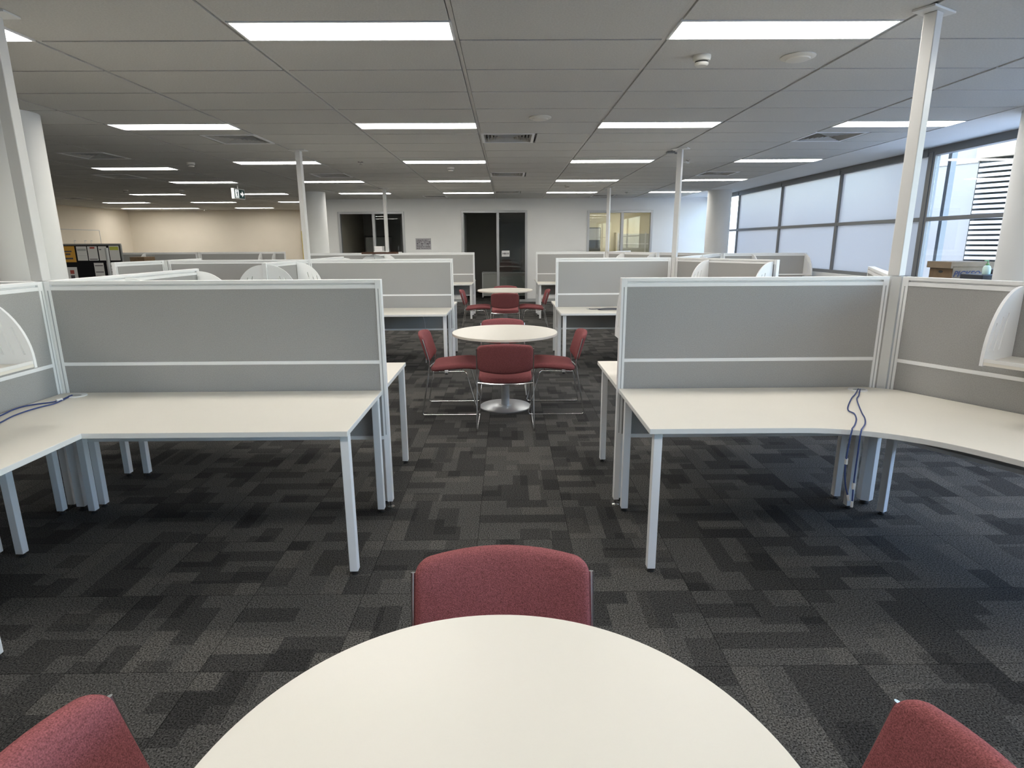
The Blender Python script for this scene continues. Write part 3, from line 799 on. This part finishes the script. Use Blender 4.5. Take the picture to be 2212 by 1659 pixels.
# ------------------------------------------------------------------ chairs
def rounded_rect(w, d, r, n=6):
    out = []
    for cx, cy, a0 in ((w / 2 - r, d / 2 - r, 0), (-w / 2 + r, d / 2 - r, 90), (-w / 2 + r, -d / 2 + r, 180), (w / 2 - r, -d / 2 + r, 270)):
        for k in range(n + 1):
            a = R(a0 + 90 * k / n); out.append((cx + r * math.cos(a), cy + r * math.sin(a)))
    # even spacing along straight edges
    res = []
    for i, p in enumerate(out):
        q = out[(i + 1) % len(out)]; dist = math.hypot(q[0] - p[0], q[1] - p[1]); k = max(1, int(dist / .03))
        res += [(p[0] + (q[0] - p[0]) * j / k, p[1] + (q[1] - p[1]) * j / k) for j in range(k)]
    return res
def cushion(w, d, th, r, e, warp, crown=.006):
    m = MB(); rp = rounded_rect(w, d, r); n = len(rp); rings = []
    rings.append((.0, -th / 2))
    for s in (.4, .75): rings.append((s, -th / 2))
    def sc(ins): return ('i', ins)
    vs = []
    def ring(s, z, ins=0):
        kx = (w / 2 - ins) / (w / 2); ky = (d / 2 - ins) / (d / 2)
        for x, y in rp:
            vs.append(warp(x * kx * s, y * ky * s, z))
    prof = [(.02, -th / 2, e), (.5, -th / 2, e), (.85, -th / 2, e), (1, -th / 2, e)]
    prof += [(1, -th / 2 + e * (1 - math.cos(a)), e * (1 - math.sin(a))) for a in (R(30), R(60), R(90))]
    prof += [(1, th / 2 - e * (1 - math.sin(a)), e * (1 - math.cos(a))) for a in (R(0), R(30), R(60), R(90))]
    prof += [(.93, th / 2 + crown * .5, e), (.8, th / 2 + crown * .8, e), (.5, th / 2 + crown, e), (.02, th / 2 + crown, e)]
    for s, z, i in prof: ring(s, z, i)
    fs = []
    for j in range(len(prof) - 1):
        for i in range(n):
            a, b = j * n + i, j * n + (i + 1) % n; fs.append((a, b, b + n, a + n))
    fs.append(tuple(reversed(range(n)))); fs.append(tuple(range((len(prof) - 1) * n, len(prof) * n)))
    return m.add(vs, fs)
def make_chair(label):
    t = thing('meeting_chair', label, 'chair', (0, 0, 0), 0, 'burgundy chairs round the tables')
    # faces +y; the floor rails are centred on the origin
    def ws(x, y, z):
        q = y / .22
        zz = .447 + z + .05 * y + .012 * (x / .22) ** 2 - .035 * max(0, q - .35) ** 2 * 1.6 - .012 * q * (q < 0) * -1
        return (x, y + .045, zz)
    cushion(.455, .44, .05, .06, .02, ws).build('seat', 'burgundy', t, smooth=True)
    def wb(x, y, z):          # x across, y height, z thickness (positive = front)
        h = y / .135; f = (x / .23) ** 2
        hh = .627 + y - (.022 * f if y > 0 else 0) * abs(h) + (.030 * f if y < 0 else 0) * abs(h)
        yy = -.212 + z - .034 * (1 - f) - (hh - .635) * .30
        return (x, yy, hh)
    cushion(.46, .27, .044, .034, .017, lambda x, y, z: wb(x, y, z), .004).build('backrest', 'burgundy', t, smooth=True)
    for s in (-1, 1):
        p = [(s * .236, -.235, .715), (s * .236, -.178, .50), (s * .238, -.185, .42), (s * .243, -.262, .0065), (s * .243, .262, .0065), (s * .225, .155, .402), (s * .205, .14, .412), (s * .2, -.15, .407)]
        MB().tube(round_path(p, .03), .0062, 10).build('side_frame', 'chrome', t, smooth=True)
    MB().tube(spline([(-.235, -.186, .414), (-.12, -.206, .408), (0, -.213, .407), (.12, -.206, .408), (.235, -.186, .414)], 4), .006, 8).build('cross_bar', 'chrome', t, smooth=True)
    MB().tube([(-.198, .10, .398), (.198, .10, .398)], .006, 8).build('cross_bar', 'chrome', t, smooth=True)
    return t
CH = make_chair('burgundy chair at the near round table, back towards the far wall, centre foreground')
CH.location = (-.018, 1.175, 0); CH.rotation_euler.z = PI
for x, y, a, lab in [
    (-.539, .742, -90, 'burgundy chair at the near round table, bottom left corner of the photo'),
    (.498, .706, 90, 'burgundy chair at the near round table, bottom right corner of the photo'),
    (-.02, 5.045, 0, 'burgundy chair at the middle round table with its back towards us'),
    (-.535, 5.55, -90, 'burgundy chair at the left side of the middle round table'),
    (.45, 5.55, 90, 'burgundy chair at the right side of the middle round table'),
    (-.05, 6.19, 180, 'burgundy chair behind the middle round table, only its top showing'),
    (-.035, 10.14, 0, 'burgundy chair at the far round table with its back towards us'),
    (-.55, 10.62, -90, 'burgundy chair at the left side of the far round table'),
    (.47, 10.62, 90, 'burgundy chair at the right side of the far round table'),
    (-.03, 11.30, 180, 'burgundy chair behind the far round table, only its top showing')]:
    dup(CH, (x, y, 0), R(a), lab)

# ------------------------------------------------------------------ round tables
def make_table(label):
    t = thing('round_table', label, 'table', (0, 0, 0), 0, 'white round pedestal tables')
    MB().lathe([(.494, .715), (.5, .718), (.5, .737), (.497, .74)], seg=128).build('tabletop', 'laminate', t, smooth=True)
    MB().lathe([(.16, .7145), (.16, .708), (.05, .700), (.04, .699)][::-1], seg=40).build('top_plate', 'silver', t, smooth=True)
    MB().lathe([(.04, .0245), (.04, .6985)], seg=40).build('column', 'silver', t, smooth=True)
    MB().lathe([(.25, .0), (.25, .008), (.245, .012), (.06, .022), (.06, .024)], seg=72).build('base', 'silver', t, smooth=True)
    return t
T = make_table('large white round table top in the foreground'); T.location = (-.024, .69, 0)
dup(T, (-.024, 5.61, 0), 0, 'white round pedestal table in the middle of the aisle')
dup(T, (-.033, 10.80, 0), 0, 'white round table at the far end of the aisle before the glass door')

# ------------------------------------------------------------------ cables and small things
def cable(name, label, paths, m_, r=.0032, ends=True, tie=None):
    t = thing(name, label, 'cable', paths[0][0])
    o = Vector(paths[0][0])
    for p in paths:
        MB().tube([Vector(q) - o for q in spline(p, 8)], r, 8).build('strand', m_, t, smooth=True)
        if ends:
            a = Vector(p[-1]) - o; d = (Vector(p[-1]) - Vector(p[-2])).normalized()
            MB().tube([a + d * .002, a + d * .03], .0065, 4).build('plug', 'connector', t)
    if tie:
        for q in tie:
            MB().tube([Vector(q[0]) - o, Vector(q[1]) - o], .008, 6).build('cable_tie', 'connector', t)
    return t
zt = .7450
cable('network_cable', 'pair of blue network cables hanging over the right front desk edge',
      [[(1.985, 3.235, zt + .003), (1.90, 3.12, zt), (1.84, 3.045, zt), (1.733, 2.889, zt), (1.688, 2.805, zt), (1.687, 2.756, zt), (1.645, 2.664, zt), (1.587, 2.575, zt), (1.551, 2.530, zt), (1.541, 2.517, zt), (1.536, 2.508, zt - .002), (1.532, 2.5025, .733), (1.528, 2.50, .715), (1.52, 2.495, .64), (1.522, 2.497, .55), (1.535, 2.50, .48), (1.55, 2.50, .435)],
       [(1.990, 3.225, zt + .003), (1.91, 3.10, zt), (1.848, 3.01, zt), (1.737, 2.779, zt), (1.693, 2.678, zt), (1.643, 2.590, zt), (1.590, 2.522, zt), (1.577, 2.506, zt), (1.571, 2.497, zt - .002), (1.566, 2.490, .733), (1.563, 2.487, .715), (1.559, 2.481, .62), (1.56, 2.482, .50), (1.566, 2.485, .41)]], 'blue_cable',
      tie=[((1.521, 2.496, .61), (1.523, 2.498, .585)), ((1.560, 2.483, .50), (1.562, 2.484, .47))])
cable('network_cable', 'two blue network cables lying on the left front desk by the screen',
      [[(-2.437, 3.225, zt + .003), (-2.440, 3.185, zt), (-2.430, 3.125, zt), (-2.450, 3.08, zt), (-2.50, 3.045, zt), (-2.532, 3.0, zt), (-2.534, 2.93, zt), (-2.510, 2.83, zt), (-2.47, 2.6, zt), (-2.42, 2.3, zt), (-2.35, 2.05, zt)],
       [(-2.432, 3.220, zt + .003), (-2.432, 3.180, zt), (-2.420, 3.12, zt), (-2.412, 3.05, zt), (-2.435, 2.985, zt), (-2.446, 2.90, zt), (-2.44, 2.813, zt), (-2.413, 2.712, zt), (-2.38, 2.55, zt), (-2.34, 2.3, zt), (-2.28, 2.1, zt)]], 'blue_cable', .0036,
      tie=[((-2.423, 3.130, zt + .004), (-2.432, 3.100, zt + .004))])
cable('dark_cable', 'dark looped cable lying on the right middle desk',
      [[(x * .978, y * .978, zt) for x, y in p] for p in ([(1.60, 7.70), (1.425, 7.72), (1.28, 7.72), (1.17, 7.62), (1.21, 7.55), (1.36, 7.57), (1.5, 7.56)], [(1.55, 7.66), (1.30, 7.68), (1.16, 7.66), (1.10, 7.65), (1.06, 7.68)])], 'dark_cable', .005)
cable('grey_cable', 'thin grey cable dangling under the left middle desk',
      [[(-1.16, 7.80, .69), (-1.10, 7.76, .62), (-1.08, 7.76, .50), (-1.08, 7.75, .30), (-1.08, 7.72, .02)]], 'grey_cable', .004, False)
cable('grey_cable', 'thin grey cable dangling under the farthest left desk',
      [[(-1.20, 13.09, .69), (-1.14, 13.06, .62), (-1.12, 13.06, .50), (-1.12, 13.05, .30), (-1.12, 13.02, .02)]], 'grey_cable', .004, False)

# cabinet, carton, crate and pump bottle beside the window
t = thing('storage_cabinet', 'low grey cabinet carrying the cardboard box beside the clear window', 'cabinet', (5.0, 6.5, 0))
MB().box(-.26, .28, -.58, .55, .03, 1.04).build('body', 'cabinet_white', t); MB().box(-.28, .29, -.6, .57, 1.0405, 1.06).build('top', 'cabinet_white', t)
MB().box(-.24, .26, -.55, .52, 0, .0295).build('plinth', 'black', t)
t = thing('archive_box', 'brown cardboard archive box with lid on the cabinet by the clear window', 'box', (5.06, 6.68, 1.0605))
MB().box(-.21, .23, -.18, .18, 0, .225).build('body', ['cardboard'], t)
MB().box(-.212, -.2105, -.178, .178, .004, .2).build('end_panel', 'cardboard_dark', t)
MB().prism([(-.19, .205), (.19, .205), (.19, .275), (-.19, .275)], -.245, -.22, 0, Matrix(((0, 0, 1, 0), (1, 0, 0, 0), (0, 1, 0, 0), (0, 0, 0, 1)))).box(-.2195, .24, -.19, .19, .2255, .275).build('lid', 'cardboard', t)
m = MB().prism([(.035 * math.cos(a * PI / 10), .015 * math.sin(a * PI / 10)) for a in range(20)], 0, .001, 0, Matrix.Translation((-.2125, 0, .165)) @ Matrix.Rotation(PI / 2, 4, 'Z') @ Matrix.Rotation(PI / 2, 4, 'X'))
m.build('hand_hole', 'black', t)
text_mesh('lettering', 'PICKFORDS', .085, 'navy_print', t, Matrix.Translation((.02, -.1808, .145)) @ Matrix.Rotation(PI / 2, 4, 'X'), shear=.25, bold=.002)
t = thing('plastic_crate', 'dark plastic crate with clutter beside the cardboard box', 'crate', (4.89, 6.12, 1.0605))
MB().box(-.13, .25, -.15, .15, 0, .165).build('body', 'dark_plastic', t, bevel=.008)
MB().box(-.02, .12, -.153, -.1505, .02, .12).build('front_label', 'maroon_plastic', t)
MB().box(.10, .245, -.12, .12, .1655, .215).build('folded_item', 'dark_plastic', t, bevel=.015)
t = thing('pump_bottle', 'clear green sanitiser pump bottle on the dark crate', 'bottle', (4.865, 6.06, 1.2265))
MB().lathe([(.034, 0), (.036, .004), (.036, .06), (.028, .082), (.014, .09)], seg=28).build('bottle', 'gel', t, smooth=True)
MB().lathe([(.015, .0905), (.016, .092), (.016, .108), (.006, .11), (.006, .13)], seg=20).build('collar', 'pump_green', t, smooth=True)
MB().box(-.036, .008, -.007, .007, .1305, .142).build('nozzle', 'pump_green', t, bevel=.003)

# stack of cartons and tray near the far left pod
t = thing('file_box', 'big white file box standing on the desk behind the farthest left screen', 'box', (-2.36, 14.30, .7225))
t.location = (-3.25, 15.2, 0)
MB().box(-.17, .17, -.2, .2, 0, 1.30).build('body', 'cabinet_white', t); MB().box(-.1, .1, -.205, -.2005, .9, 1.2).build('front_label', 'paper', t)
tag(MB().box(-.10, .10, -.13, .13, 0, .075).build('book_carton', 'red_ink', loc=(-3.18, 15.2, 1.3005)), 'small red carton between two white boxes before the dark left window', 'box')
t = thing('small_carton', 'small white carton on top of the red one before the dark left window', 'box', (-3.18, 15.2, 1.376))
MB().box(-.095, .095, -.12, .12, 0, .10).build('body', 'paper', t); MB().box(-.1, .1, -.125, .125, .1005, .125).build('lid', 'off_white', t)
t = thing('paper_tray', 'brown tray with white papers on top of the far left pod screen', 'tray', (XL + .13, 11.75, ST + .0015))
MB().box(-.33, .33, -.12, .12, 0, .012).box(-.33, .33, -.13, -.1205, 0, .035).box(-.33, .33, .1205, .13, 0, .035).build('tray', 'brown_tray', t)
m = MB().box(-.12, .17, -.10, .10, .013, .03, 0, Matrix.Rotation(R(6), 4, 'Z')).box(-.10, .14, -.09, .09, .0305, .05, 0, Matrix.Rotation(R(-5), 4, 'Z'))
m.build('papers', 'paper', t)

# ------------------------------------------------------------------ daylight
W = bpy.data.worlds.new('sky'); S.world = W; W.use_nodes = True; nt = W.node_tree
bg = nt.nodes['Background']
sky = nt.nodes.new('ShaderNodeTexSky'); sky.sky_type = 'NISHITA'; sky.sun_disc = False
sky.sun_elevation = R(48); sky.sun_rotation = R(250); sky.altitude = 50
nt.links.new(sky.outputs[0], bg.inputs[0]); bg.inputs[1].default_value = 2.1
sun = bpy.data.lights.new('sun', 'SUN'); sun.energy = 1.3; sun.angle = R(.6); sun.color = (1, .96, .9)
so = bpy.data.objects.new('sun', sun); COL.objects.link(so)
so.rotation_euler = Vector((.80, .28, -.75)).to_track_quat('-Z', 'Y').to_euler()

# ------------------------------------------------------------------ camera
f, th, yaw, roll, hc = 1277.67, .234, .0075, -.0056, 1.5622
cy, sy = math.cos(yaw), math.sin(yaw)
fw = Vector((sy * math.cos(th), cy * math.cos(th), -math.sin(th))); rt = Vector((cy, -sy, 0)); up = rt.cross(fw)
r_ = rt * math.cos(roll) + up * math.sin(roll); u_ = up * math.cos(roll) - rt * math.sin(roll)
cam = bpy.data.cameras.new('camera'); cam.sensor_width = 36; cam.sensor_fit = 'HORIZONTAL'; cam.lens = f / 2212 * 36
cam.clip_start = .05; cam.clip_end = 300
co = bpy.data.objects.new('camera', cam); COL.objects.link(co)
co.matrix_world = Matrix(((r_.x, u_.x, -fw.x, 0), (r_.y, u_.y, -fw.y, 0), (r_.z, u_.z, -fw.z, hc), (0, 0, 0, 1)))
S.camera = co
S.view_settings.view_transform = 'Standard'; S.view_settings.look = 'None'; S.view_settings.gamma = 1
S.view_settings.exposure = 0.12; S.view_settings.use_curve_mapping = False
S.cycles.use_denoising = True
S.cycles.max_bounces = 10; S.cycles.diffuse_bounces = 6; S.cycles.transparent_max_bounces = 12
S.cycles.sample_clamp_indirect = 10
